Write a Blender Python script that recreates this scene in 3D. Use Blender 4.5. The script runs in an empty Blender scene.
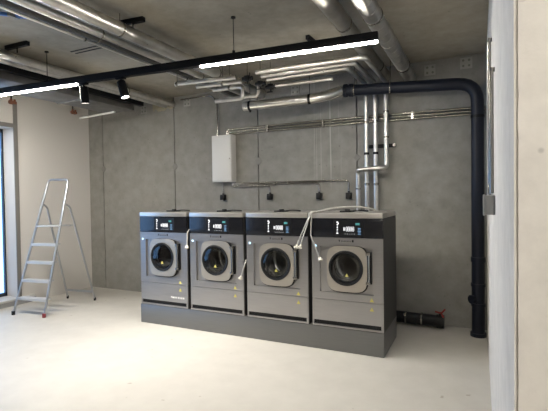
import bpy, bmesh, math, random
from mathutils import Vector, Matrix
random.seed(7)
PI = math.pi
SC = bpy.context.scene
COL = SC.collection
H = 1.52                      # eye height
XL, XR, YB, ZC = -6.044, 0.075, 5.25, 3.06
YE = 1.165                     # near end of the right wall

# ------------------------------------------------------------------ materials
def new_mat(name):
    m = bpy.data.materials.new(name); m.use_nodes = True
    nt = m.node_tree; b = nt.nodes['Principled BSDF']
    return m, nt, b
def plain(name, col, rough=.5, metal=0., emit=None, estr=0., spec=.5):
    m, nt, b = new_mat(name)
    b.inputs['Base Color'].default_value = (*col, 1)
    b.inputs['Roughness'].default_value = rough
    b.inputs['Metallic'].default_value = metal
    b.inputs['Specular IOR Level'].default_value = spec
    if emit:
        b.inputs['Emission Color'].default_value = (*emit, 1)
        b.inputs['Emission Strength'].default_value = estr
    return m
def noise_node(nt, vec, scale, detail=4, rough=.6, dist=0.):
    n = nt.nodes.new('ShaderNodeTexNoise')
    n.inputs['Scale'].default_value = scale; n.inputs['Detail'].default_value = detail
    n.inputs['Roughness'].default_value = rough; n.inputs['Distortion'].default_value = dist
    nt.links.new(vec, n.inputs['Vector']); return n
def ramp(nt, fac, stops):
    r = nt.nodes.new('ShaderNodeValToRGB'); el = r.color_ramp.elements
    while len(el) < len(stops): el.new(.5)
    for e, (p, c) in zip(el, stops):
        e.position = p; e.color = (*c, 1) if len(c) == 3 else c
    nt.links.new(fac, r.inputs['Fac']); return r
def mix(nt, fac, a, b, mode='MIX'):
    m = nt.nodes.new('ShaderNodeMix'); m.data_type = 'RGBA'; m.blend_type = mode
    for s, v in ((m.inputs[0], fac), (m.inputs[6], a), (m.inputs[7], b)):
        if isinstance(v, (int, float)): s.default_value = v
        elif isinstance(v, tuple): s.default_value = (*v, 1)
        else: nt.links.new(v, s)
    return m.outputs[2]
def coords(nt, scale=(1, 1, 1), loc=(0, 0, 0)):
    tc = nt.nodes.new('ShaderNodeTexCoord'); mp = nt.nodes.new('ShaderNodeMapping')
    mp.inputs['Scale'].default_value = scale; mp.inputs['Location'].default_value = loc
    nt.links.new(tc.outputs['Object'], mp.inputs['Vector']); return mp.outputs['Vector']
def bump(nt, b, hgt, strength=.2, dist=.01):
    n = nt.nodes.new('ShaderNodeBump'); n.inputs['Strength'].default_value = strength
    n.inputs['Distance'].default_value = dist
    nt.links.new(hgt, n.inputs['Height']); nt.links.new(n.outputs['Normal'], b.inputs['Normal'])
def concrete(name, dark, light, pits=.5, drips=False, rough=.85):
    m, nt, b = new_mat(name)
    v = coords(nt)
    big = noise_node(nt, v, .9, 5, .6, .3); mid = noise_node(nt, v, 7, 6, .65); fine = noise_node(nt, v, 60, 3, .6)
    c = ramp(nt, big.outputs['Fac'], [(.3, dark), (.7, light)]).outputs['Color']
    c = mix(nt, .5, c, ramp(nt, mid.outputs['Fac'], [(.25, tuple(x*.78 for x in dark)), (.75, tuple(min(1, x*1.1) for x in light))]).outputs['Color'])
    vo = nt.nodes.new('ShaderNodeTexVoronoi'); vo.inputs['Scale'].default_value = 11
    nt.links.new(v, vo.inputs['Vector'])
    pit = ramp(nt, vo.outputs['Distance'], [(.05, (0, 0, 0)), (.1, (1, 1, 1))]).outputs['Color']
    keep = ramp(nt, noise_node(nt, v, 3.3, 2).outputs['Fac'], [(.5, (1, 1, 1)), (.58, (0, 0, 0))]).outputs['Color']
    pit = mix(nt, 1., pit, keep, 'LIGHTEN')
    c = mix(nt, pits, c, pit, 'MULTIPLY')
    if drips:      # lime run-off left by water that once ran down the wall
        sep = nt.nodes.new('ShaderNodeSeparateXYZ'); nt.links.new(v, sep.inputs[0])
        st = noise_node(nt, coords(nt, (26, 1, .35)), 1.0, 2, .5)
        s = ramp(nt, st.outputs['Fac'], [(.6, (0, 0, 0)), (.66, (1, 1, 1))]).outputs['Color']
        xm = nt.nodes.new('ShaderNodeMapRange'); xm.inputs[1].default_value = -2.0; xm.inputs[2].default_value = -1.9
        nt.links.new(sep.outputs[0], xm.inputs[0])
        xm2 = nt.nodes.new('ShaderNodeMapRange'); xm2.inputs[1].default_value = -1.55; xm2.inputs[2].default_value = -1.65
        nt.links.new(sep.outputs[0], xm2.inputs[0])
        zm = nt.nodes.new('ShaderNodeMapRange'); zm.inputs[1].default_value = 1.55; zm.inputs[2].default_value = 1.95
        nt.links.new(sep.outputs[2], zm.inputs[0])
        k = mix(nt, 1., mix(nt, 1., s, xm.outputs[0], 'MULTIPLY'), mix(nt, 1., xm2.outputs[0], zm.outputs[0], 'MULTIPLY'), 'MULTIPLY')
        k = mix(nt, 1., k, (.5, .5, .5), 'MULTIPLY')
        c = mix(nt, k, c, (.52, .50, .45))
    nt.links.new(c, b.inputs['Base Color']); b.inputs['Roughness'].default_value = rough
    b.inputs['Specular IOR Level'].default_value = .25
    h = mix(nt, .35, mid.outputs['Fac'], fine.outputs['Fac'])
    bump(nt, b, h, .25, .012)
    return m
def foil(name, col=(.74, .73, .70), rough=.33, bumpy=.35, metal=.9):
    m, nt, b = new_mat(name)
    v = coords(nt)
    n = noise_node(nt, v, 20, 5, .65, .8); n2 = noise_node(nt, v, 6, 3)
    c = ramp(nt, n2.outputs['Fac'], [(.3, tuple(x*.72 for x in col)), (.7, col)]).outputs['Color']
    nt.links.new(c, b.inputs['Base Color'])
    b.inputs['Metallic'].default_value = metal
    r = nt.nodes.new('ShaderNodeMapRange'); r.inputs[3].default_value = rough-.1; r.inputs[4].default_value = rough+.15
    nt.links.new(n.outputs['Fac'], r.inputs[0]); nt.links.new(r.outputs[0], b.inputs['Roughness'])
    bump(nt, b, n.outputs['Fac'], bumpy, .01)
    return m
def brushed(name, col, rough=.36, metal=.85, along=(1.5, 40, 90)):
    m, nt, b = new_mat(name)
    n = noise_node(nt, coords(nt, along), 3, 3, .6)
    c = ramp(nt, n.outputs['Fac'], [(.3, tuple(x*.93 for x in col)), (.7, tuple(min(1, x*1.05) for x in col))]).outputs['Color']
    nt.links.new(c, b.inputs['Base Color'])
    b.inputs['Metallic'].default_value = metal; b.inputs['Roughness'].default_value = rough
    bump(nt, b, n.outputs['Fac'], .03, .002)
    return m
def clear_glass(name, tint=(.9, .95, 1), gloss=.08):
    m = bpy.data.materials.new(name); m.use_nodes = True; nt = m.node_tree
    for n in list(nt.nodes): nt.nodes.remove(n)
    o = nt.nodes.new('ShaderNodeOutputMaterial'); t = nt.nodes.new('ShaderNodeBsdfTransparent')
    g = nt.nodes.new('ShaderNodeBsdfGlossy'); f = nt.nodes.new('ShaderNodeFresnel'); x = nt.nodes.new('ShaderNodeMixShader')
    t.inputs[0].default_value = (*tint, 1); g.inputs['Roughness'].default_value = .03
    f.inputs[0].default_value = 1.45
    nt.links.new(f.outputs[0], x.inputs[0]); nt.links.new(t.outputs[0], x.inputs[1]); nt.links.new(g.outputs[0], x.inputs[2])
    nt.links.new(x.outputs[0], o.inputs[0]); return m

def floor_mat():
    m, nt, b = new_mat('floor_screed')
    v = coords(nt)
    big = noise_node(nt, v, .8, 5, .6, .4); mid = noise_node(nt, v, 5, 5, .6)
    c = ramp(nt, big.outputs['Fac'], [(.3, (.50, .475, .43)), (.7, (.56, .535, .485))]).outputs['Color']
    c = mix(nt, .35, c, ramp(nt, mid.outputs['Fac'], [(.3, (.45, .43, .39)), (.7, (.58, .56, .51))]).outputs['Color'])
    sp = ramp(nt, noise_node(nt, v, 9, 2, .5).outputs['Fac'], [(.72, (1, 1, 1)), (.76, (.72, .69, .64))]).outputs['Color']
    c = mix(nt, 1., c, sp, 'MULTIPLY')
    nt.links.new(c, b.inputs['Base Color']); b.inputs['Roughness'].default_value = .55
    b.inputs['Specular IOR Level'].default_value = .35
    bump(nt, b, mid.outputs['Fac'], .05, .01)
    return m

M = dict(
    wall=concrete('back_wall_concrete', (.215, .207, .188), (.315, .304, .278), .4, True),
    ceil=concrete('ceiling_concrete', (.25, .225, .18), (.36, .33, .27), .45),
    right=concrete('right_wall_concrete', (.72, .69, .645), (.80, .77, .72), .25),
    plaster=plain('white_plaster', (.66, .635, .60), .9, spec=.2),
    front=plain('room_plaster', (.62, .59, .54), .9, spec=.2),
    patch=concrete('mortar_patch', (.30, .265, .19), (.42, .38, .28), .3),
    floor=floor_mat(),
    foil=foil('foil_lagging', (.78, .765, .73), .30, .25, 1.0), foild=foil('spiral_duct_steel', (.50, .485, .45), .32, .08, 1.0),
    steel=brushed('washer_steel', (.40, .39, .385), .33, .9),
    steel_door=brushed('door_steel', (.50, .46, .40), .36, .8),
    steel_top=brushed('washer_top_steel', (.50, .475, .44), .35, .8),
    side=plain('washer_side_grey', (.04, .039, .037), .5, spec=.3),
    plinth=brushed('plinth_steel', (.20, .20, .195), .45, .7),
    black=plain('black_plastic', (.006, .006, .007), .4, spec=.3),
    panel=plain('panel_gloss_black', (.007, .0075, .010), .2, spec=.4),
    blackm=plain('black_powder_coat', (.005, .005, .006), .55, spec=.2),
    rubber=plain('black_rubber', (.008, .008, .008), .5, spec=.3),
    drum=brushed('drum_steel', (.34, .335, .32), .22, .95),
    galv=foil('galvanised_steel', (.27, .265, .255), .45, .08, .95),
    conduit=plain('steel_conduit', (.36, .345, .315), .26, 1.0),
    alu=brushed('ladder_aluminium', (.46, .47, .485), .34, .92, (30, 30, 3)),
    insul=plain('dark_insulation', (.05, .048, .044), .7),
    tread=plain('ribbed_tread', (.60, .61, .63), .4, .35),
    blue=plain('dark_blue_pipe', (.007, .0095, .018), .45, spec=.3),
    blue2=plain('blue_tube', (.08, .20, .55), .4),
    white=plain('white_enamel', (.62, .61, .585), .45),
    whitep=plain('white_plastic', (.75, .74, .72), .4), grey_box=plain('pale_grey_plastic', (.33, .33, .32), .5),
    ivory=plain('ivory_tip', (.60, .57, .49), .4),
    cable=plain('grey_cable', (.42, .41, .38), .45),
    led=plain('led_diffuser', (.9, .9, .9), .4, emit=(1, .945, .855), estr=46),
    spot_led=plain('spot_lens', (.9, .9, .9), .3, emit=(1, .92, .80), estr=25),
    icon=plain('display_white', (.5, .5, .5), .4, emit=(.95, .97, 1), estr=.24),
    icon2=plain('display_blue', (.1, .2, .3), .4, emit=(.25, .45, .75), estr=.16),
    icon3=plain('display_teal', (.05, .2, .2), .4, emit=(.1, .4, .42), estr=.05),
    led_blue=plain('button_light', (.5, .7, .9), .3, emit=(.45, .75, 1), estr=.22),
    yellow=plain('warning_yellow', (.62, .55, .14), .5),
    dark_text=plain('dark_lettering', (.012, .012, .012), .6),
    pale_text=plain('pale_lettering', (.85, .84, .82), .5),
    orange=plain('orange_tube', (.30, .12, .075), .6),
    red=plain('red_lever', (.30, .025, .02), .45),
    redfoot=plain('red_rubber_foot', (.25, .04, .05), .6),
    frame=plain('window_frame_dark', (.02, .025, .035), .4),
    kerb=plain('kerb_grey', (.36, .36, .36), .6),
    trimg=plain('grey_trim', (.20, .19, .175), .6),
    plate=plain('anchor_plate_grey', (.34, .325, .29), .7), bolt=plain('bolt_grey', (.17, .16, .14), .6),
    glass=clear_glass('window_glass', (.92, .96, 1)),
    bowl=clear_glass('porthole_glass', (.86, .88, .90)),
)

# ------------------------------------------------------------------ mesh helpers
def link(name, bm, mat, parent=None, smooth=40, loc=None):
    me = bpy.data.meshes.new(name)
    bmesh.ops.recalc_face_normals(bm, faces=bm.faces[:])
    bm.to_mesh(me); bm.free()
    if smooth:
        for p in me.polygons: p.use_smooth = True
        me.set_sharp_from_angle(angle=math.radians(smooth))
    me.materials.append(M[mat] if isinstance(mat, str) else mat)
    o = bpy.data.objects.new(name, me); COL.objects.link(o)
    if parent is not None: o.parent = parent
    if loc: o.location = loc
    return o
def tag(o, label, cat, group=None, kind=None):
    o['label'] = label; o['category'] = cat
    if group: o['group'] = group
    if kind: o['kind'] = kind
    return o
def empty(name, label, cat, loc=(0, 0, 0), rz=0., group=None):
    o = bpy.data.objects.new(name, None); COL.objects.link(o)
    o.location = loc; o.rotation_euler = (0, 0, rz); o.empty_display_size = .1
    return tag(o, label, cat, group)
def struct(name, bm, mat, label=None, cat=None, smooth=40):
    o = link(name, bm, mat, None, smooth); o['kind'] = 'structure'
    if label: o['label'] = label
    if cat: o['category'] = cat
    return o
def BM(): return bmesh.new()
def box(bm, lo, hi, bev=0., seg=2, mtx=None):
    vs = [bm.verts.new((x, y, z)) for x in (lo[0], hi[0]) for y in (lo[1], hi[1]) for z in (lo[2], hi[2])]
    fs = [bm.faces.new([vs[i] for i in q]) for q in ((0,1,3,2), (4,6,7,5), (0,4,5,1), (2,3,7,6), (0,2,6,4), (1,5,7,3))]
    if bev:
        es = list({e for f in fs for e in f.edges})
        r = bmesh.ops.bevel(bm, geom=es, offset=bev, segments=seg, profile=.5, affect='EDGES')
        vs = list({v for f in r['faces'] for v in f.verts})
    if mtx:
        for v in {v for v in vs}: v.co = mtx @ v.co
    return bm
def b1(lo, hi, bev=0., seg=2): return box(BM(), lo, hi, bev, seg)
def fillet(path, rad, n=6):
    P = [Vector(p) for p in path]; out = [P[0]]
    for a, b, c in zip(P, P[1:], P[2:]):
        u = (a-b); w = (c-b); r = min(rad, u.length*.48, w.length*.48)
        if u.length < 1e-6 or w.length < 1e-6 or u.normalized().dot(w.normalized()) < -.9999: out.append(b); continue
        p, q = b+u.normalized()*r, b+w.normalized()*r
        for k in range(n+1):
            t = k/n; out.append((1-t)**2*p+2*t*(1-t)*b+t*t*q)
    out.append(P[-1]); return out
def tube(bm, path, r, rad=.08, seg=14, n=6, sx=1., caps=True):
    P = fillet(path, rad, n) if rad else [Vector(p) for p in path]
    rings = []; prev = None
    for i, p in enumerate(P):
        d = ((P[i+1]-p) if i == 0 else (p-P[i-1]) if i == len(P)-1 else (P[i+1]-P[i-1])).normalized()
        if prev is None:
            a = Vector((0, 0, 1)) if abs(d.z) < .9 else Vector((1, 0, 0))
            u = d.cross(a).normalized()
        else:
            u = (prev - d*prev.dot(d)).normalized()
        prev = u; w = d.cross(u)
        rr = r[i] if isinstance(r, (list, tuple)) else r
        rings.append([bm.verts.new(p+(u*math.cos(2*PI*k/seg)*sx+w*math.sin(2*PI*k/seg))*rr) for k in range(seg)])
    for A, B in zip(rings, rings[1:]):
        for k in range(seg): bm.faces.new((A[k], A[(k+1) % seg], B[(k+1) % seg], B[k]))
    if caps: bm.faces.new(rings[0][::-1]); bm.faces.new(rings[-1])
    return bm
def t1(path, r, rad=.08, seg=14): return tube(BM(), path, r, rad, seg)
def cyl(bm, c, r, d, h, seg=24, r2=None):       # from c along direction d for h
    c, d = Vector(c), Vector(d).normalized()
    P = [c, c+d*h]; return tube(bm, P, [r, r if r2 is None else r2], 0, seg)
def ring(bm, c, d, R, r, seg=20, rs=6):         # a torus
    c, d = Vector(c), Vector(d).normalized()
    a = Vector((0, 0, 1)) if abs(d.z) < .9 else Vector((1, 0, 0)); u = d.cross(a).normalized(); w = d.cross(u)
    G = [[bm.verts.new(c+(u*math.cos(2*PI*i/seg)+w*math.sin(2*PI*i/seg))*(R+r*math.cos(2*PI*j/rs))+d*r*math.sin(2*PI*j/rs)) for j in range(rs)] for i in range(seg)]
    for i in range(seg):
        for j in range(rs):
            bm.faces.new((G[i][j], G[(i+1) % seg][j], G[(i+1) % seg][(j+1) % rs], G[i][(j+1) % rs]))
    return bm
def band(bm, c, d, R, w, th=.004, seg=22):      # flat collar around a pipe
    d = Vector(d).normalized(); c = Vector(c)-d*w/2
    return cyl(bm, c, R+th, d, w, seg)
def plate_hole(bm, outer, hole, y0, y1, n=72, back=True):
    # plate in xz; outer(t) and hole(t) give points at angle t; y0 is the front
    F = {}
    for key, y in (('f', y0), ('b', y1)):
        F[key] = ([bm.verts.new((outer(2*PI*k/n)[0], y, outer(2*PI*k/n)[1])) for k in range(n)],
                  [bm.verts.new((hole(2*PI*k/n)[0], y, hole(2*PI*k/n)[1])) for k in range(n)])
    for k in range(n):
        q = (k+1) % n
        bm.faces.new((F['f'][0][k], F['f'][0][q], F['f'][1][q], F['f'][1][k]))
        if back: bm.faces.new((F['b'][0][k], F['b'][1][k], F['b'][1][q], F['b'][0][q]))
        bm.faces.new((F['f'][0][k], F['b'][0][k], F['b'][0][q], F['f'][0][q]))
        bm.faces.new((F['f'][1][k], F['f'][1][q], F['b'][1][q], F['b'][1][k]))
    return bm
def rrect(cx, cz, hx, hz, p=5.):                # rounded rectangle (superellipse) by angle
    def f(t):
        c, s = math.cos(t), math.sin(t)
        k = (abs(c/hx)**p+abs(s/hz)**p)**(-1/p); return (cx+c*k, cz+s*k)
    return f
def circ(cx, cz, r): return lambda t: (cx+r*math.cos(t), cz+r*math.sin(t))
def lathe_y(bm, prof, cx, cz, seg=40):          # profile of (radius, y) around the y axis through (cx, cz)
    R = [[bm.verts.new((cx+r*math.cos(2*PI*k/seg), y, cz+r*math.sin(2*PI*k/seg))) for k in range(seg)] for r, y in prof]
    for A, B in zip(R, R[1:]):
        for k in range(seg): bm.faces.new((A[k], A[(k+1) % seg], B[(k+1) % seg], B[k]))
    return bm
def copy_tree(o, parent=None):
    c = o.copy(); COL.objects.link(c)
    if parent is not None: c.parent = parent
    for ch in list(o.children): copy_tree(ch, c)
    return c

# ------------------------------------------------------------------ room shell
YF, XF = -3.6, 2.8
struct('floor', b1((XL-.4, YF-.2, -.12), (XF+.2, YB+.2, 0)), 'floor', 'pale grey screed floor', 'floor')
struct('ceiling', b1((XL-.4, YF-.2, ZC), (XF+.2, YB+.2, ZC+.2)), 'ceil', 'raw concrete ceiling slab', 'ceiling')
# back wall: precast panels with open joints and tie holes
bm = BM()
joints = [-5.72, -4.21, -2.76, -1.37]
xs = [XL-.3]+joints+[XR+.35]
for a, b in zip(xs, xs[1:]): box(bm, (a+.008, YB, 0), (b-.008, YB+.15, ZC))
box(bm, (XL-.3, YB+.05, 0), (XR+.35, YB+.2, ZC))
back = struct('wall_back', bm, 'wall', 'raw grey concrete back wall with vertical joints', 'wall', None)
# left wall: white plaster with the window opening
WY0, WY1, WZ0, WZ1 = .6, 3.95, .10, 2.565
bm = BM()
box(bm, (XL-.32, WY1, 0), (XL, YB+.1, ZC)); box(bm, (XL-.32, YF-.2, 0), (XL, WY0, ZC))
box(bm, (XL-.32, WY0, WZ1), (XL, WY1, ZC)); box(bm, (XL-.32, WY0, 0), (XL, WY1, WZ0-.03))
struct('wall_left', bm, 'plaster', 'white plastered left wall behind the stepladder', 'wall', None)
bm = BM(); box(bm, (XL-.32, WY0, WZ0-.03), (XL+.035, WY1, WZ0), .004); box(bm, (XL, WY1-.01, WZ0-.03), (XL+.035, WY1+.24, WZ0), .004)
struct('trim_1', bm, 'white', 'white inner sill under the window', 'sill')
bm = BM(); box(bm, (XL, WY0, 0), (XL+.022, 4.20, .068)); struct('baseboard_left', bm, 'kerb', 'grey base strip under the window sill', 'baseboard')
bm = BM(); box(bm, (XL, 3.925, 0), (XL+.012, 3.985, 2.93)); box(bm, (XL, WY0, WZ1-.005), (XL+.012, 3.925, WZ1+.055))
struct('trim_2', bm, 'trimg', 'grey edge strip round the window opening', 'trim')
# right wall with its near end and the jagged dark joint near the arris
struct('wall_right', b1((XR, YE+.013, 0), (XF, YB+.2, ZC)), 'right', 'pale concrete wall along the right edge', 'wall', None)
def jag_panel(x0, x1, j0, j1):
    bm = BM(); n = 150; rows = []
    for k in range(n+1):
        z = ZC*k/n
        a = x0+(random.uniform(-1, 1)*.0008+(.002 if random.random() < .06 else 0) if j0 else 0)
        b = x1-(random.uniform(-1, 1)*.0008+(.001 if random.random() < .06 else 0) if j1 else 0)
        rows.append([bm.verts.new(p) for p in ((a, YE, z), (b, YE, z), (b, YE+.014, z), (a, YE+.014, z))])
    for A, B in zip(rows, rows[1:]):
        for i in range(4): bm.faces.new((A[i], A[(i+1) % 4], B[(i+1) % 4], B[i]))
    bm.faces.new(rows[0]); bm.faces.new(rows[-1][::-1]); return bm
bm = jag_panel(XR, XR+.004, 0, 1); struct('trim_3', bm, 'right', 'pale concrete arris at the end of the right wall', 'trim', None)
bm = jag_panel(XR+.0085, XF, 1, 0); struct('wall_end', bm, 'right', 'cream concrete end face nearest the camera', 'wall', None)
struct('wall_front', b1((XL-.4, YF-.2, 0), (XF+.2, YF, ZC)), 'front', 'plain wall behind the camera', 'wall', None)
struct('wall_side', b1((XF, YF-.2, 0), (XF+.2, YE+.1, ZC)), 'front', 'plain side wall behind the camera', 'wall', None)
# mortar patches round the pipe penetrations, ceiling edge
bm = BM()
n = 18; top = []; 
pts = [(-4.62+.40*k/n, 2.86+.05*random.random()+(.03 if k in (0, n) else 0)) for k in range(n+1)]
f = [bm.verts.new((x, YB-.006, z)) for x, z in pts]; g = [bm.verts.new((x, YB-.006, ZC)) for x, _ in pts]
f2 = [bm.verts.new((x, YB, z)) for x, z in pts]
for k in range(n):
    bm.faces.new((f[k], f[k+1], g[k+1], g[k])); bm.faces.new((f[k], f2[k], f2[k+1], f[k+1]))
struct('trim_4', bm, 'patch', 'yellowish mortar patch at the top of the back wall', 'patch', None)

# window
w = struct('window_1', b1((XL-.318, WY1-.022, WZ0), (XL-.275, WY1-.0, WZ1)), 'frame', 'tall window at the left edge', 'window')
bm = BM()
for y in (WY0, WY0+1.1, WY0+2.2): box(bm, (XL-.318, y, WZ0), (XL-.275, y+.05, WZ1))
box(bm, (XL-.318, WY0, WZ0), (XL-.275, WY1, WZ0+.05)); box(bm, (XL-.318, WY0, WZ1-.05), (XL-.275, WY1, WZ1))
link('window_frame', bm, 'frame', w)
link('window_glass', b1((XL-.300, WY0+.03, WZ0+.03), (XL-.292, WY1-.015, WZ1-.03)), 'glass', w)

# ------------------------------------------------------------------ washing machines
PLZ = .228; YM = 3.976; YBK = 4.64; PITCH = .744; CX0 = -3.385; HW = .353; TOP = 1.348
tag(link('machine_plinth', b1((-3.75, YM, 0), (-.80, YBK, PLZ), .003), 'plinth'),
    'long grey sheet steel plinth that carries the four washing machines', 'plinth')

def make_washer(cx):
    t = empty('washing_machine', 'x', 'washing machine', (cx, YM, PLZ))
    Z = lambda z: z-PLZ
    # shell: sides, back, bottom, inner top
    bm = BM()
    for s in (-1, 1): box(bm, (s*HW-(.012 if s > 0 else 0), .016, 0), (s*HW+(.012 if s < 0 else 0), .664, Z(1.30)))
    box(bm, (-HW+.012, .65, 0), (HW-.012, .664, Z(1.30))); box(bm, (-HW+.012, .016, 0), (HW-.012, .65, .012))
    box(bm, (-HW+.012, .016, Z(1.29)), (HW-.012, .65, Z(1.30)))
    link('body', bm, 'side', t)
    link('top_cover', b1((-HW+.002, -.006, Z(1.300)), (HW-.002, .664, Z(TOP)), .004), 'steel_top', t)
    # front frame around the recess
    x0, x1, z0, z1 = -.268, .262, Z(.575), Z(1.022)
    bm = BM()
    box(bm, (-HW+.002, 0, Z(.503)), (x0, .016, Z(1.110))); box(bm, (x1, 0, Z(.503)), (HW-.002, .016, Z(1.110)))
    box(bm, (x0, 0, Z(.503)), (x1, .016, z0)); box(bm, (x0, 0, z1), (x1, .016, Z(1.110)))
    plate_hole(bm, rrect(-.003, (z0+z1)/2, .268, .226, 60), circ(0, Z(.822), .168), .016, .020, 96)
    link('front_panel', bm, 'steel', t)
    # lower service panel with dark kick slot
    bm = BM()
    box(bm, (-HW+.002, 0, Z(.292)), (HW-.002, .016, Z(.499))); box(bm, (-HW+.002, -.002, Z(.234)), (HW-.002, .016, Z(.250)))
    box(bm, (-HW+.002, 0, Z(.250)), (-.337, .016, Z(.292))); box(bm, (.330, 0, Z(.250)), (HW-.002, .016, Z(.292)))
    lp = link('service_panel', bm, 'steel', t)
    bm = BM(); box(bm, (-.337, .012, Z(.250)), (.330, .016, Z(.292)))
    for x in (-.28, 0, .28): cyl(bm, (x, .012, Z(.27)), .006, (0, -1, 0), .004, 10)
    link('kick_slot', bm, 'black', t)
    # control panel
    cp = link('control_panel', b1((-HW+.002, -.004, Z(1.113)), (HW-.002, .016, Z(1.299)), .003), 'panel', t)
    bm = BM()
    link('display', b1((-.125, -.0065, Z(1.135)), (.175, -.0035, Z(1.283))), 'black', cp)
    bm = BM(); yy = -.0085
    def px(b, x, z, w, h): box(b, (x-w*.36, yy, Z(z)-h*.36), (x+w*.36, yy+.003, Z(z)+h*.36))
    for z, w, h in ((1.262, .022, .016), (1.238, .016, .014), (1.212, .013, .018), (1.188, .016, .011), (1.155, .026, .012)): px(bm, -.083, z, w, h)
    px(bm, -.073, 1.250, .010, .020); px(bm, -.085, 1.172, .004, .026); px(bm, -.083, 1.225, .003, .014); px(bm, -.083, 1.199, .003, .014)
    link('program_icon', bm, 'icon', cp); bm = BM()
    px(bm, -.016, 1.197, .012, .044)
    for i in range(4):
        x = .010+i*.021
        px(bm, x, 1.217, .014, .005); px(bm, x, 1.177, .014, .005); px(bm, x-.007, 1.197, .005, .044); px(bm, x+.006, 1.197, .005, .044)
    link('display_digits', bm, 'icon', cp); bm = BM()
    for i in range(5): px(bm, -.005+i*.022, 1.150, .008, .004)
    link('display_lettering', bm, 'icon', cp)
    bm = BM()
    for i, wd in enumerate((.042, .036, .045, .034, .04)): px(bm, .132, 1.205-.014*i, wd, .006)
    link('menu_text', bm, 'icon2', cp)
    bm = BM(); px(bm, .115, 1.245, .055, .028); link('load_diagram', bm, 'icon3', cp)
    # dark lettering under the panel
    bm = BM(); yl = -.0015
    def lt(x, z, w, h): box(bm, (x-w*.62, yl, Z(z)-h*.62), (x+w*.62, yl+.003, Z(z)+h*.62))
    lt(-.066, 1.088, .012, .006); lt(-.066, 1.080, .005, .014)
    for i in range(7): lt(-.046+i*.0145, 1.080, .003, .011); lt(-.042+i*.0145, 1.0755, .007, .003)
    lt(.066, 1.082, .014, .018)
    link('logo_lettering', bm, 'dark_text', t)
    # door: rounded square plate, porthole seal, bowl, hinge
    d = link('door', plate_hole(BM(), rrect(.008, Z(.814), .197, .221, 4.4), circ(0, Z(.822), .160), -.022, .004, 96), 'steel_door', t, 30)
    link('door_shadow_plate', plate_hole(BM(), rrect(.012, Z(.810), .203, .227, 4.4), circ(0, Z(.822), .160), -.010, .010, 96), 'rubber', d, 30)  # slightly larger black plate stands in for the shadow round the door edge
    bm = lathe_y(BM(), [(.170, -.020), (.170, -.027), (.163, -.031), (.146, -.027), (.140, -.012), (.138, .05), (.150, .055)], 0, Z(.822), 56)
    link('porthole_ring', bm, 'rubber', d)
    bm = BM()
    for r, y in ((.128, .004), (.112, .02), (.095, .05)): ring(bm, (0, y, Z(.822)), (0, 1, 0), r, .0035, 44, 6)
    for a in (.3, 2.4, 4.4): box(bm, (-.095, .048, -.004), (.095, .052, .004), 0, 2, Matrix.Translation((0, 0, Z(.822))) @ Matrix.Rotation(a, 4, 'Y')) if a < 0 else None
    link('bowl_rim', bm, 'conduit', d)
    bm = lathe_y(BM(), [(.144, -.012), (.138, -.024), (.115, -.032), (.08, -.037), (.04, -.039), (.0005, -.0395)], 0, Z(.822), 48)
    link('porthole_glass', bm, 'bowl', d)
    bm = BM(); xh = .222
    cyl(bm, (xh, -.018, Z(.690)), .010, (0, 0, 1), .285, 14)
    for z in (.690, .965): box(bm, (xh-.028, -.030, Z(z)-.014), (xh+.014, .012, Z(z)+.014), .004)
    cyl(bm, (xh+.004, -.02, Z(.978)), .012, (0, -1, 0), .022, 12)
    link('door_hinge', bm, 'conduit', d)
    link('hinge_backplate', b1((.205, -.004, Z(.68)), (.245, .016, Z(.985)), .003), 'black', d)
    bm = BM()
    vs = [bm.verts.new((x, y, Z(z))) for y in (-.0405, -.043) for x, z in ((-.002, .745), (.034, .745), (.016, .776))]
    bm.faces.new(vs[:3]); bm.faces.new(vs[3:]); 
    for i in range(3): bm.faces.new((vs[i], vs[(i+1) % 3], vs[3+(i+1) % 3], vs[3+i]))
    s = link('door_sticker', bm, 'yellow', d); s['label'] = 'small yellow triangle on the porthole'
    # drum with lifters
    bm = lathe_y(BM(), [(.165, .030), (.160, .05), (.175, .075), (.250, .09), (.250, .44), (.22, .46), (.08, .45), (.0005, .44)], 0, Z(.822), 56)
    for k in range(3):
        a = 2*PI*k/3+.6
        mt = Matrix.Translation((0, 0, Z(.822))) @ Matrix.Rotation(a, 4, 'Y')
        box(bm, (-.03, .11, -.249), (.03, .43, -.19), .012, 2, mt)
    for r in (.10, .15, .20): ring(bm, (0, .446, Z(.822)), (0, 1, 0), r, .007, 40, 6)
    for y in (.14, .20, .27, .34): ring(bm, (0, y, Z(.822)), (0, 1, 0), .249, .008, 48, 6)
    link('drum', bm, 'drum', t)
    # light, stickers
    bm = BM(); cyl(bm, (-.311, .002, Z(1.026)), .013, (0, -1, 0), .006, 20)
    link('status_light', bm, 'led_blue', t)
    for z in (.531, .443):
        bm = BM()
        vs = [bm.verts.new((.243+x, y, Z(z)+q)) for y in (.001, -.0015) for x, q in ((-.02, -.017), (.02, -.017), (0, .02))]
        bm.faces.new(vs[:3]); bm.faces.new(vs[3:])
        for i in range(3): bm.faces.new((vs[i], vs[(i+1) % 3], vs[3+(i+1) % 3], vs[3+i]))
        link('warning_sticker', bm, 'yellow', t)
    # hose fittings on top
    bm = BM()
    box(bm, (-.13, .22, Z(TOP)-.001), (-.01, .36, Z(TOP)+.015), .006); tube(bm, [(-.02, .3, Z(TOP)+.010), (.06, .28, Z(TOP)+.018), (.13, .36, Z(TOP)+.009)], .008, .05, 8)
    cyl(bm, (-.07, .30, Z(TOP)+.012), .028, (0, 0, 1), .016, 16)
    link('soap_hopper', bm, 'black', t)
    return t

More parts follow.
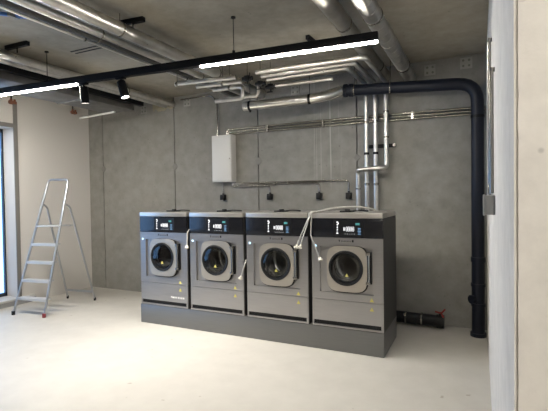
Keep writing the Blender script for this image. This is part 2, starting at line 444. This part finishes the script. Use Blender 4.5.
wl = ['stainless front-loading washing machine at the left end of the row, nearest the stepladder',
      'second stainless washing machine from the stepladder, a cable tip hanging on its right edge',
      'third stainless washing machine from the stepladder, two cable tips over its door hinge',
      'stainless washing machine at the right end of the row, showing its dark side panel']
proto = make_washer(CX0)
for i in range(4):
    o = proto if i == 0 else copy_tree(proto)
    o.location.x = CX0+PITCH*i; o['label'] = wl[i]; o['group'] = 'washing machines on the plinth'
    if i == 1: second = o
bm = BM()
for k, wd in enumerate((.022, .016, .016, .012, .016, .014, .016, .018)):
    box(bm, (.105+k*.025, -.0015, .345-PLZ-.013*(k > 0)*.6), (.105+k*.025+wd, .001, .345-PLZ+.012))
link('front_lettering', bm, 'pale_text', proto)

# cables hanging over the fronts
def dangling(pts, label, r=.0068):
    o = tag(link('hanging_cable', t1(pts, r, .010, 8), 'cable'), label, 'cable', 'cables hanging over the machine fronts')
    e = Vector(pts[-1]); d = (e-Vector(pts[-2])).normalized()
    bm = BM(); cyl(bm, e-d*.004, .009, d, .034, 12, .026); cyl(bm, e+d*.028, .027, d, .010, 12, .018)
    link('cable_tip', bm, 'ivory', o)
    return o
yf = YM-.022
xg = -3.013
dangling([(xg, YM+.20, 1.19), (xg, YM+.02, 1.15), (xg+.004, yf, 1.125), (-3.010, yf-.012, .975)],
         'short grey cable with pale tip in the gap between the first and second machines')
xg = -2.269
dangling([(xg, YM+.20, .90), (xg, YM+.02, .83), (xg+.008, yf, .80), (-2.300, yf-.012, .67)],
         'short grey cable with pale tip in the gap between the second and third machines')
xg = -1.512
dangling([(xg-.012, YM+.2, TOP+.009), (xg-.012, YM-.016, TOP+.009), (xg-.012, yf, 1.31), (-1.640, yf-.032, 1.03)],
         'grey cable slanting left to the third machine hinge, longer of the pair')
dangling([(xg+.004, YM+.23, TOP+.009), (xg+.004, YM-.016, TOP+.009), (xg+.0, yf-.010, 1.31), (-1.597, yf-.042, 1.035)],
         'grey cable slanting left to the third machine hinge, right of the pair')
dangling([(xg+.020, YM+.2, TOP+.009), (xg+.020, YM-.016, TOP+.009), (xg+.016, yf, 1.30), (-1.506, yf, 1.125), (-1.415, yf-.008, .915)],
         'grey cable hanging straight then slanting right across the last machine')
tag(link('top_hose', t1([(-1.46, YM+.06, TOP+.012), (-1.42, YM+.15, TOP+.030), (-1.33, YM+.25, TOP+.045), (-1.12, YM+.36, TOP+.055), (-1.0, YM+.45, TOP+.028), (-.98, YM+.52, TOP+.010)], .009, .05, 10), 'cable'),
    'pale hose looped over the top of the last machine on the right', 'hose')

# ------------------------------------------------------------------ stepladder
lad = empty('stepladder', 'aluminium stepladder standing open in front of the white wall', 'ladder', (-5.305, 3.565, 0), math.atan2(.14, .99))
top_h = 1.80
def rail_x(z): return .258-.083*z/top_h
def rail_y(z): return .02+.56*z/top_h
bm = BM()
for s in (-1, 1):
    pass
path = []
lp_ = [(-rail_x(.03), rail_y(.03), .03), (-rail_x(top_h), rail_y(top_h), top_h), (rail_x(top_h), rail_y(top_h), top_h), (rail_x(.03), rail_y(.03), .03)]
link('front_frame', tube(BM(), lp_, .0145, .06, 12, 6), 'alu', lad)
for z in (.212, .440, .675, .910):
    x, y = rail_x(z), rail_y(z)
    bm = BM(); box(bm, (-x+.012, y-.02, z-.012), (x-.012, y+.075, z+.010), .003)
    box(bm, (-x+.012, y-.024, z-.022), (x-.012, y-.018, z+.010))
    link('tread', bm, 'tread', lad)
z = 1.150; x, y = rail_x(z), rail_y(z)
bm = BM(); box(bm, (-x+.010, y-.02, z-.006), (x-.010, y+.245, z+.008), .003)
link('platform', bm, 'tread', lad)
for s in (-1, 1):
    z = 1.455; x, y = rail_x(z), rail_y(z)
    bm = tube(BM(), [(s*(x+.004), y, z), (s*(x+.012), y+.085, z-.035), (s*.252, .955, .03)], .014, .05, 10)
    link('rear_leg', bm, 'alu', lad)
    bm = BM(); cyl(bm, (s*.252, .957, 0), .017, (0, 0, 1), .045, 12); link('foot_cap', bm, 'rubber', lad)
    bm = BM(); cyl(bm, (s*rail_x(0), rail_y(0), 0), .022, (0, 0, 1), .05, 12)
    o = link('foot_cap', bm, 'redfoot' if s > 0 else 'rubber', lad)
    if s > 0: o['label'] = 'dark red rubber foot'
bm = BM(); box(bm, (-.245, .915, .125), (.245, .927, .155)); link('rear_brace', bm, 'alu', lad)
bm = BM(); box(bm, (-.19, .56, 1.138), (.19, .585, 1.158)); link('platform_hook', bm, 'alu', lad)

# ------------------------------------------------------------------ luminaire rail with spotlights
def rail_point(x): return 2.954+(x+4.759)*.0765
ang = math.atan(.0765)
L0, L1 = -5.9, -.683
rail = empty('light_rail', 'long black suspended light rail with two lit strips and two spotlights', 'light', (L1, rail_point(L1), 2.68), ang)
c_ = math.cos(ang)
U = lambda x: (x-L1)/c_
bm = BM(); box(bm, (U(L0), -.026, .010), (0, .026, .068), .002)
box(bm, (U(L0), -.026, 0), (0, -.021, .010)); box(bm, (U(L0), .021, 0), (0, .026, .010))
box(bm, (U(-3.65), -.021, .002), (U(-2.22), .021, .010))
link('rail_profile', bm, 'blackm', rail)
for a, b in ((L0, -3.65), (-2.22, L1)):
    link('led_strip', b1((U(a)+.004, -.018, -.010), (U(b)-.004, .018, .009), .003), 'led', rail)
for x in (-1.891, -4.05):
    bm = BM(); cyl(bm, (U(x), 0, .068), .0035, (0, 0, 1), ZC-2.68-.068, 8); cyl(bm, (U(x), 0, .068), .013, (0, 0, 1), .025, 10)
    cyl(bm, (U(x), 0, ZC-2.68-.012), .02, (0, 0, 1), .012, 12)
    link('hanger_rod', bm, 'blackm', rail)
def spotlight(x, tilt_x, tilt_y):
    bm = BM(); box(bm, (U(x)-.05, -.02, -.018), (U(x)+.05, .02, .002), .003); cyl(bm, (U(x), 0, -.045), .012, (0, 0, 1), .03, 12)
    link('spot_adapter', bm, 'blackm', rail)
    e = Matrix.Translation((U(x), 0, -.035)) @ Matrix.Rotation(tilt_y, 4, 'Y') @ Matrix.Rotation(tilt_x, 4, 'X')
    bm = BM(); tube(bm, [(0, 0, 0), (0, 0, -.006), (0, 0, -.165)], [.036, .041, .041], 0, 24, caps=False)
    tube(bm, [(0, 0, -.150), (0, 0, -.165)], [.036, .036], 0, 24, caps=False)
    R = tube(bm, [(0, 0, 0), (0, 0, -.001)], [.036, .036], 0, 24)
    bm.transform(e); h = link('spot_head', bm, 'blackm', rail)
    bm = BM(); cyl(bm, (0, 0, -.155), .0355, (0, 0, 1), .006, 24); bm.transform(e); link('spot_lens', bm, 'spot_led', h)
    L = bpy.data.lights.new('spot_beam', 'SPOT'); L.energy = SPOT_W; L.spot_size = math.radians(96); L.spot_blend = 1.0
    L.color = (1, .94, .84); L.shadow_soft_size = .035
    lo = bpy.data.objects.new('spot_beam', L); COL.objects.link(lo); lo.parent = rail
    lo.matrix_local = e @ Matrix.Translation((0, 0, -.172))
SPOT_W = 33
spotlight(-3.565, .10, .0)
spotlight(-3.10, .02, -.30)

# added light rail, unseen behind the camera, brightens the right wall's end face
fill_rail = empty('light_rail', 'added black suspended light rail, unseen behind the camera', 'light', (1.6, -.35, 2.68), ang)
link('rail_profile', b1((-1.7, -.03, .012), (0, .03, .075), .002), 'blackm', fill_rail)
link('led_strip', b1((-1.69, -.018, -.005), (-.01, .018, .010), .003), 'led', fill_rail)
for x in (-.4, -1.5):
    bm = BM(); cyl(bm, (x, 0, .075), .0035, (0, 0, 1), ZC-2.68-.075, 8); link('hanger_rod', bm, 'blackm', fill_rail)

# ------------------------------------------------------------------ pipes
def clamp(o, c, d, R, up=None, mat='conduit', w=.022):
    bm = BM(); band(bm, c, d, R, w)
    if up: cyl(bm, (c[0], c[1], c[2]+R), .004, (0, 0, 1), up-c[2]-R-.0006, 8)
    return link('pipe_hanger' if up else 'pipe_clamp', bm, mat, o)
def pipe(name, path, r, mat, label, cat='pipe', group=None, rad=.08, seg=18):
    return tag(link(name, t1(path, r, rad, seg), mat), label, cat, group)
G1 = 'lagged pipes under the ceiling left of centre'
for x, z, r, lab in ((-2.690, 2.930, .058, 'thickest foil-lagged ceiling pipe of the upper left bundle, farthest right of it'),
                     (-2.915, 2.930, .034, 'slim foil-lagged ceiling pipe second from the right in the upper left bundle'),
                     (-3.040, 2.945, .040, 'dark rubber-insulated ceiling pipe third from the right in the upper left bundle'),
                     (-3.128, 2.930, .016, 'thinnest steel ceiling pipe at the left side of the upper left bundle')):
    o = pipe('ceiling_pipe', [(x, .3, z), (x, YB, z)], r, 'insul' if 'rubber' in lab else 'foil', lab, group=G1)
    for y in (1.6, 2.72, 4.15): clamp(o, (x, y+random.uniform(-.05, .05), z), (0, 1, 0), r, ZC, 'conduit', .014)
G2 = 'lagged pipes beside the left duct'
for x, lab in ((-4.215, 'foil-lagged ceiling pipe nearer the room of the pair beside the black channel'),
               (-4.365, 'foil-lagged ceiling pipe lying right against the black channel')):
    o = pipe('ceiling_pipe', [(x, .5, 2.95), (x, YB, 2.95)], .040, 'foil', lab, group=G2)
    for y in (2.4, 4.3): clamp(o, (x, y, 2.95), (0, 1, 0), .040, ZC, 'conduit', .014)
# rectangular duct and black channel
du = tag(link('air_duct', b1((-5.05, .3, 2.80), (-4.53, 4.75, 2.925), .004), 'galv'), 'grey rectangular air duct under the ceiling at the left', 'duct')
bm = BM()
for y in (1.5, 2.7, 3.9): box(bm, (-5.062, y-.015, 2.788), (-4.516, y+.015, 2.937))
link('duct_flange', bm, 'galv', du)
bm = BM()
for y in (1.7, 3.3, 4.4):
    for x in (-5.05+.04, -4.57): cyl(bm, (x, y, 2.925), .004, (0, 0, 1), ZC-2.925, 8)
link('hanger_rod', bm, 'conduit', du)
ch = tag(link('cable_channel', b1((-4.514, .3, 2.872), (-4.440, 4.85, 2.972), .003), 'blackm'), 'black cable channel running along the top of the grey duct', 'channel')
bm = BM()
for y in (1.9, 3.5, 4.6): cyl(bm, (-4.48, y, 2.975), .004, (0, 0, 1), ZC-2.975, 8)
link('hanger_rod', bm, 'conduit', ch)
o = pipe('hanging_tube', [(-5.62, 4.72, 2.783), (-4.78, 4.62, 2.783)], .015, 'whitep', 'short white tube hanging crosswise under the grey duct', 'tube')
bm = BM()
for k in (.65, .95): cyl(bm, (-5.62+.84*k, 4.72-.10*k, 2.790), .003, (0, 0, 1), .0096, 8)
link('hanger_rod', bm, 'conduit', o)
# right-hand big ducts
d2 = pipe('ceiling_duct', [(-1.015, .6, 2.955), (-1.015, YB, 2.955)], .068, 'foild', 'foil-lagged ceiling duct left of the spiral duct', 'duct', rad=0, seg=24)
for y in (1.9, 3.5, 4.8): clamp(d2, (-1.015, y, 2.955), (0, 1, 0), .068, ZC)
d1 = pipe('ceiling_duct', [(-.725, .6, 2.89), (-.725, YB, 2.89)], .070, 'foild', 'round spiral steel duct under the ceiling farthest to the right', 'duct', rad=0, seg=24)
bm = BM()
for k in range(28): ring(bm, (-.725, 1.0+.152*k, 2.89), (.12, 1, 0), .0705, .0022, 24, 5)
link('spiral_seam', bm, 'foild', d1)
for y in (1.5, 3.3, 4.7): clamp(d1, (-.725, y, 2.89), (0, 1, 0), .072, ZC)
# three pipes crossing, turning to the wall and dropping as risers
G3 = 'lagged pipes that turn to the wall and drop behind the machines'
rs = .0265
def risers():
    o = pipe('lagged_pipe', [(-2.125, 4.02, 2.835), (-.985, 4.10, 2.845), (-.985, 5.125, 2.850), (-.985, 5.125, 1.845), (-1.035, 5.06, 1.835), (-1.300, 5.06, 1.825), (-1.325, 5.12, 1.80), (-1.325, 5.12, .9)], rs, 'foil',
             'foil-lagged pipe whose riser is rightmost and jogs left above the last machine', 'pipe', G3, .06)
    for z in (2.5, 2.2): clamp(o, (-.985, 5.125, z), (0, 0, 1), rs)
    clamp(o, (-1.325, 5.12, 1.6), (0, 0, 1), rs)
    o = pipe('lagged_pipe', [(-2.12, 4.135, 2.825), (-1.115, 4.21, 2.842), (-1.115, 5.145, 2.850), (-1.115, 5.145, .9)], rs, 'foil',
             'foil-lagged pipe whose riser is the straight one nearer the wall corner', 'pipe', G3, .06)
    for z in (2.4, 2.02, 1.65): clamp(o, (-1.115, 5.145, z), (0, 0, 1), rs, None, 'blackm' if z == 2.02 else 'conduit', .03)
    o = pipe('lagged_pipe', [(-2.11, 4.25, 2.815), (-1.225, 4.31, 2.835), (-1.225, 5.145, 2.858), (-1.225, 5.145, .9)], rs, 'foil',
             'foil-lagged pipe whose riser stands between the jogging pipe and the straight one', 'pipe', G3, .06)
    for z in (2.4, 2.02, 1.65): clamp(o, (-1.225, 5.145, z), (0, 0, 1), rs, None, 'blackm' if z == 2.02 else 'conduit', .03)
risers()
bm = BM(); box(bm, (-1.27, 5.205, 2.09), (-.90, YB, 2.13), .002); 
st = tag(link('mounting_strut', bm, 'blackm'), 'short steel strut on the wall behind the riser pipes', 'strut')
bm = BM(); cyl(bm, (-.905, 5.225, 2.11), .022, (0, -1, 0), .03, 14); link('strut_cap', bm, 'conduit', st)
# left manifold of short silver pipes
G4 = 'short silver pipes of the zigzag manifold'
def short(path, lab, r=.024):
    return pipe('manifold_pipe', path, r, 'foil', lab, 'pipe', G4, .045)
o = short([(-3.075, 3.87, 2.795), (-2.33, 3.95, 2.795)], 'silver manifold pipe highest and longest to the left, on a hook hanger')
clamp(o, (-3.05, 3.873, 2.795), (1, .1, 0), .024, ZC)
o = short([(-2.93, 4.075, 2.795), (-2.36, 4.13, 2.795)], 'silver manifold pipe second from the top of the zigzag')
clamp(o, (-2.60, 4.107, 2.795), (1, .1, 0), .024, ZC)
o = short([(-2.84, 4.28, 2.79), (-2.45, 4.30, 2.79), (-2.45, 4.30, 2.655), (-2.81, 4.28, 2.655)], 'silver manifold pipe bent back on itself like a hairpin')
clamp(o, (-2.62, 4.291, 2.79), (1, .05, 0), .024, ZC)
o = short([(-2.95, 4.58, 2.745), (-2.40, 4.60, 2.745), (-2.40, 4.60, 2.86)], 'silver manifold pipe lowest of the zigzag, turned up at its right end')
# connecting black valves
for p, lab in (((-2.26, 4.07, 2.80), 'black valve at the end of the zigzag manifold, nearest the lamp'), ((-2.20, 4.26, 2.78), 'black valve beside the three long crossing pipes'), ((-2.15, 4.42, 2.775), 'small black valve under the three long crossing pipes')):
    bm = BM(); box(bm, (p[0]-.03, p[1]-.03, p[2]-.03), (p[0]+.03, p[1]+.03, p[2]+.03), .01); cyl(bm, (p[0]-.06, p[1], p[2]), .022, (1, 0, 0), .12, 12)
    o = tag(link('pipe_valve', bm, 'black'), lab, 'valve', 'black pipe valves')
    bm = BM(); cyl(bm, (p[0], p[1], p[2]-.03), .008, (0, 0, -1), .025, 8); box(bm, (p[0]-.05, p[1]-.008, p[2]-.062), (p[0]+.02, p[1]+.008, p[2]-.052), .002)
    link('valve_lever', bm, 'black', o)
    bm = BM(); cyl(bm, (p[0], p[1], p[2]+.03), .004, (0, 0, 1), ZC-p[2]-.03, 8); link('hanger_rod', bm, 'conduit', o)
pipe('lagged_pipe', [(-2.08, 4.40, 2.775), (-1.42, 4.45, 2.78)], .018, 'foil', 'short thin foil pipe below the three long crossing pipes', 'pipe')
# fat silver duct that bends into the dark blue drain
o = pipe('silver_drain', [(-2.645, 4.66, 2.645), (-1.66, 4.76, 2.665), (-1.485, 4.93, 2.762)], .056, 'foil', 'fat foil-wrapped drain pipe with an elbow at its right end', 'pipe', None, .14, 24)
clamp(o, (-2.56, 4.669, 2.647), (1, .1, 0), .056, ZC, 'blackm', .03); clamp(o, (-1.80, 4.746, 2.662), (1, .1, 0), .056, ZC, 'blackm', .03)
bm = BM(); cyl(bm, (-2.56, 4.669, 2.597), .012, (0, 0, -1), .03, 8); link('clamp_bolt', bm, 'blackm', o)
# dark blue drain
bp = pipe('drain_pipe', [(-1.45, 4.98, 2.768), (-.012, 5.0, 2.685), (-.012, 5.0, 0)], .064, 'blue', 'thick dark blue drain pipe running along the ceiling and down the corner', 'pipe', None, .20, 28)
for z, w_, e in ((.82, .05, .008), (.55, .03, .008), (.34, .03, .007), (.02, .04, .014)):
    bm = BM(); band(bm, (-.012, 5.0, z), (0, 0, 1), .064, w_, e, 28); link('pipe_socket', bm, 'blue', bp)
bm = BM(); cyl(bm, (-.012, 5.0, .40), .045, (-.75, -.65, 0), .095, 18); link('cleaning_branch', bm, 'blue', bp)
for x in (-1.43, -1.36):
    bm = BM(); band(bm, (x, 4.98, 2.768-(x+1.45)*.0577), (1, 0, -.0577), .064, .035, .012, 28); link('pipe_socket', bm, 'blue', bp)
for x in (-1.32, -.905): clamp(bp, (x, 4.982, 2.768-(x+1.45)*.0577), (1, 0, -.0577), .064, ZC, 'conduit', .012)
band_bm = BM(); band(band_bm, (-.012, 5.0, 2.33), (0, 0, 1), .064, .03, .004); link('pipe_clamp', band_bm, 'blackm', bp)
# floor drain stub with valve
fp = pipe('floor_pipe', [(-1.3, 5.12, .095), (-.36, 5.12, .080)], .066, 'black', 'black drain pipe lying on the floor between the machines and the corner', 'pipe', None, 0, 24)
for x in (-.775, -.60):
    bm = BM(); band(bm, (x, 5.12, .087), (1, 0, -.016), .066, .016, .004, 24); box(bm, (x-.012, 5.04, .12), (x+.012, 5.065, .15), .003)
    link('hose_clip', bm, 'conduit', fp)
bm = BM(); band(bm, (-.40, 5.12, .08), (1, 0, -.016), .066, .08, .008, 24); cyl(bm, (-.40, 5.09, .13), .014, (0, -.3, 1), .05, 10); link('valve_body', bm, 'rubber', fp)
bm = BM(); tube(bm, [(-.45, 5.07, .20), (-.385, 5.07, .185), (-.345, 5.07, .235)], .010, .02, 8); tube(bm, [(-.385, 5.07, .185), (-.365, 5.075, .14)], .009, 0, 8)
link('valve_lever', bm, 'red', fp)['label'] = 'red valve lever'

# ------------------------------------------------------------------ wall cabinet, conduits, sockets
cb = tag(link('wall_cabinet', b1((-3.445, 5.13, 1.733), (-3.118, YB, 2.395), .002), 'white'), 'flat white metal cabinet hung on the back wall', 'cabinet')
link('cabinet_door', b1((-3.437, 5.118, 1.742), (-3.126, 5.131, 2.386), .002), 'white', cb)
bm = BM(); cyl(bm, (-3.145, 5.119, 2.06), .008, (0, -1, 0), .006, 12); link('cabinet_lock', bm, 'conduit', cb)
G5 = 'steel conduits crossing the back wall'
for k, lab in enumerate(('topmost of the three long steel conduits across the back wall', 'middle one of the three long steel conduits across the back wall', 'lowest of the three long steel conduits across the back wall')):
    zz = 2.480-.034*k; xe = -3.150-.030*(2-k)
    o = pipe('wall_conduit', [(xe+(-.06), 5.215, 2.395), (xe-.06, 5.215, zz+.0), (XR, 5.215, zz-.012)] if False else [(xe-.03, 5.215, 2.396), (xe-.03, 5.215, zz), (-1.3, 5.215, zz), (XR, 5.215, zz-.015)], .0115, 'conduit', lab, 'conduit', G5, .035, 10)
    if k == 1:
        for x in (-2.6, -1.8, -.7):
            bm = BM(); box(bm, (x-.012, 5.203, 2.40), (x+.012, YB, 2.49)); link('conduit_saddle', bm, 'conduit', o)
G6 = 'steel conduits from the cabinet to the sockets'
sock_x = [-3.325, -2.572, -1.862, -1.470]; sock_z = 1.520
low = [('short upright steel conduit under the white cabinet', None), ('lowest steel conduit from the cabinet, ending at the second socket', 1.668),
       ('middle steel conduit from the cabinet, ending at the third socket', 1.690), ('uppermost steel conduit from the cabinet, ending at the fourth socket', 1.712)]
for i, (lab, zz) in enumerate(low):
    sx = sock_x[i]
    path = [(sx, 5.222, 1.733), (sx, 5.222, sock_z+.03)] if zz is None else [(-3.118, 5.222, zz+.03), (sx, 5.222, zz), (sx, 5.222, sock_z+.03)]
    if zz: path[0] = (-3.15, 5.222, 1.732); path.insert(1, (-3.15+.018*(i-2), 5.222, zz)); path[0] = (-3.15+.018*(i-2), 5.222, 1.732)
    o = pipe('wall_conduit', path, .0095, 'conduit', lab, 'conduit', G6, .06, 10)
    if zz:
        bm = BM(); xm = (path[1][0]+sx)/2; box(bm, (xm-.01, 5.212, zz-.014), (xm+.01, YB, zz+.014)); link('conduit_saddle', bm, 'conduit', o)
sl = ['black wall socket straight under the white cabinet', 'black wall socket above the second machine from the stepladder',
      'black wall socket above the third machine from the stepladder', 'black wall socket nearest the riser pipes']
for i, sx in enumerate(sock_x):
    o = tag(link('wall_socket', b1((sx-.036, 5.19, sock_z-.045), (sx+.036, YB, sock_z+.035), .006), 'black'), sl[i], 'socket', 'black sockets on the back wall')
    bm = BM(); box(bm, (sx-.030, 5.178, sock_z-.038), (sx+.030, 5.191, sock_z+.018), .004); link('socket_lid', bm, 'rubber', o)
    bm = BM(); cyl(bm, (sx, 5.222, sock_z+.030), .015, (0, 0, 1), .022, 12); link('cable_gland', bm, 'black', o)
pipe('wall_conduit', [(-4.05, 5.22, 2.995), (-3.50, 5.22, 3.0), (-3.405, 5.22, 2.90), (-3.405, 5.22, 2.395)], .011, 'conduit', 'steel conduit bending down from the ceiling into the cabinet top', 'conduit', None, .10, 10)
# cast anchor plates along the top of the walls
ax = [(-4.80, 2.925, 'cast anchor plate on the wall top left of the mortar patch'), (-3.955, 2.955, 'cast anchor plate on the wall top above the manifold left end'),
      (-2.19, 2.925, 'cast anchor plate on the wall top above the fat silver drain'), (-.506, 2.95, 'cast anchor plate on the wall top left of the corner, nearer the ducts'),
      (-.125, 2.975, 'cast anchor plate on the wall top nearest the right corner')]
for x, z, lab in ax:
    o = tag(link('anchor_plate', b1((x-.062, YB-.008, z-.062), (x+.062, YB, z+.062), .003), 'plate'), lab, 'plate', 'anchor plates along the wall top')
    for dx in (-.03, .03):
        for dz in (-.03, .03):
            bm = BM(); cyl(bm, (x+dx, YB-.008, z+dz), .013, (0, -1, 0), .003, 12); link('mounting_bolt', bm, 'bolt', o)
# tie-hole plugs on the joints
for x, z, n in ((-5.715, 2.02, 14), (-4.21, 1.995, 14), (-2.76, 2.013, 14), (-1.37, 1.99, 4)):
    bm = BM(); cyl(bm, (x, YB+.004, z), .052, (0, -1, 0), .010, n, .045)
    link('tie_hole_plug', bm, 'trimg', back)
# conduits and box on the right wall
for y, zt, zb, lab in ((2.95, 2.47, 1.52, 'bright steel conduit on the right wall, farther from the camera'), (2.49, 2.17, 1.52, 'bright steel conduit on the right wall, nearer the camera')):
    o = pipe('side_conduit', [(XR-.016, y, zt), (XR-.016, y, zb)] if y < 2.6 else [(XR-.016, y, zt), (XR-.016, y, zb+.02), (XR-.016, 2.58, zb-.03)], .011, 'conduit', lab, 'conduit', 'conduits on the right wall', .05, 10)
    bm = BM(); box(bm, (XR-.028, y-.008, zt-.022), (XR, y+.008, zt), .002); link('conduit_saddle', bm, 'trimg', o)
jb = tag(link('junction_box', b1((.026, 2.46, 1.408), (XR, 2.58, 1.510), .005), 'grey_box'), 'small pale grey junction box on the right wall', 'box')
bm = BM(); box(bm, (.06, 2.60-.022, 1.44), (XR, 2.60, 1.475)); link('mounting_lug', bm, 'grey_box', jb)
link('box_lid', b1((.018, 2.455, 1.404), (.028, 2.585, 1.514), .003), 'grey_box', jb)
# ceiling brackets
for (x0, y0, x1, y1, lab) in ((-4.26, 2.72, -3.94, 2.73, 'black ceiling bracket at the left, above the paired pipes'), (-2.79, 2.80, -2.56, 2.82, 'black ceiling bracket above the thick pipe of the bundle'), (-1.475, 3.85, -1.465, 4.2, 'black ceiling bracket above the right end of the lit strip')):
    d = Vector((x1-x0, y1-y0, 0)); n_ = Vector((-d.y, d.x, 0)).normalized()*.02
    bm = BM(); mt = Matrix.Translation((x0, y0, ZC-.04)) @ Matrix.Rotation(math.atan2(d.y, d.x), 4, 'Z')
    box(bm, (0, -.02, 0), (d.length, .02, .04), .002, 1, mt)
    o = tag(link('ceiling_bracket', bm, 'blackm'), lab, 'bracket', 'black ceiling brackets')
    mid = Vector((x0, y0, ZC-.04))+d*.5
    bm = BM(); cyl(bm, mid, .005, (0, 0, -1), .05, 8); link('bracket_rod', bm, 'blackm', o)
for y, lab in ((3.13, 'dark anchor rail set in the ceiling, left of the pipe bundle, nearer'), (3.19, 'dark anchor rail set in the ceiling, left of the pipe bundle, farther')):
    tag(link('anchor_rail', b1((-3.84, y-.008, ZC-.004), (-3.43, y+.008, ZC+.001)), 'blackm'), lab, 'rail', 'anchor rails in the ceiling')
# orange stubs at the top of the left wall
for y, z, lab in ((3.92, 2.92, 'orange conduit stub above the window edge'), (4.945, 2.95, 'orange conduit stub at the top of the white wall')):
    bm = BM(); cyl(bm, (XL+.022, y-.025, z-.03), .016, (0, 0, 1), .075, 12); cyl(bm, (XL+.022, y+.025, z-.02), .016, (0, 0, 1), .065, 12); box(bm, (XL, y-.055, z-.02), (XL+.03, y+.055, z+.02), .004)
    o = tag(link('conduit_stub', bm, 'orange'), lab, 'stub', 'orange conduit stubs')
    bm = BM()
    tube(bm, [(XL+.022, y-.025, z+.044), (XL+.022, y-.025, ZC)], .009, 0, 8)
    link('stub_cable', bm, 'rubber', o)
    link('mounting_plate', b1((XL, y-.045, z-.028), (XL+.004, y+.045, z+.028)), 'trimg', o)
o = tag(link('blue_tube', tube(BM(), [(-3.62, 2.05, 3.035), (-3.48, 2.19, 3.03), (-3.38, 2.32, 3.03), (-3.22, 2.40, 3.035)], .016, .06, 10), 'blue2'), 'blue bent tube under the ceiling at the top left corner', 'conduit')  # bent blue tube drawn as a blue stripe under the ceiling
bm = BM(); box(bm, (-3.44, 2.21, 3.01), (-3.41, 2.30, ZC)); link('pipe_hanger', bm, 'trimg', o)

# ------------------------------------------------------------------ light, world, camera
W = bpy.data.worlds.new('World'); SC.world = W; W.use_nodes = True
bg = W.node_tree.nodes['Background']; bg.inputs[0].default_value = (.30, .57, 1.0, 1); bg.inputs[1].default_value = .85
A = bpy.data.lights.new('window_portal', 'AREA'); A.shape = 'RECTANGLE'; A.size = WY1-WY0; A.size_y = WZ1-WZ0
A.cycles.is_portal = True
ao = bpy.data.objects.new('window_portal', A); COL.objects.link(ao)
ao.location = (XL-.33, (WY0+WY1)/2, (WZ0+WZ1)/2); ao.rotation_euler = (0, -PI/2, 0)

cam = bpy.data.cameras.new('camera'); co = bpy.data.objects.new('camera', cam); COL.objects.link(co)
yaw, pit, rol = math.radians(25.717), math.radians(1.234), math.radians(-.805)
F = Vector((-math.sin(yaw), math.cos(yaw), 0)); R = Vector((math.cos(yaw), math.sin(yaw), 0)); Uv = Vector((0, 0, 1))
F2 = F*math.cos(pit)-Uv*math.sin(pit); U2 = Uv*math.cos(pit)+F*math.sin(pit)
R3 = R*math.cos(rol)+U2*math.sin(rol); U3 = -R*math.sin(rol)+U2*math.cos(rol)
mw = Matrix.Identity(4)
for i in range(3): mw[i][0], mw[i][1], mw[i][2] = R3[i], U3[i], -F2[i]
mw.translation = (0, 0, H); co.matrix_world = mw
cam.sensor_width = 36; cam.lens = 36*426.04/548; cam.clip_start = .02
SC.camera = co
SC.view_settings.view_transform = 'Standard'; SC.view_settings.look = 'None'
SC.view_settings.gamma = 1; SC.view_settings.use_curve_mapping = False
SC.view_settings.exposure = 2.32
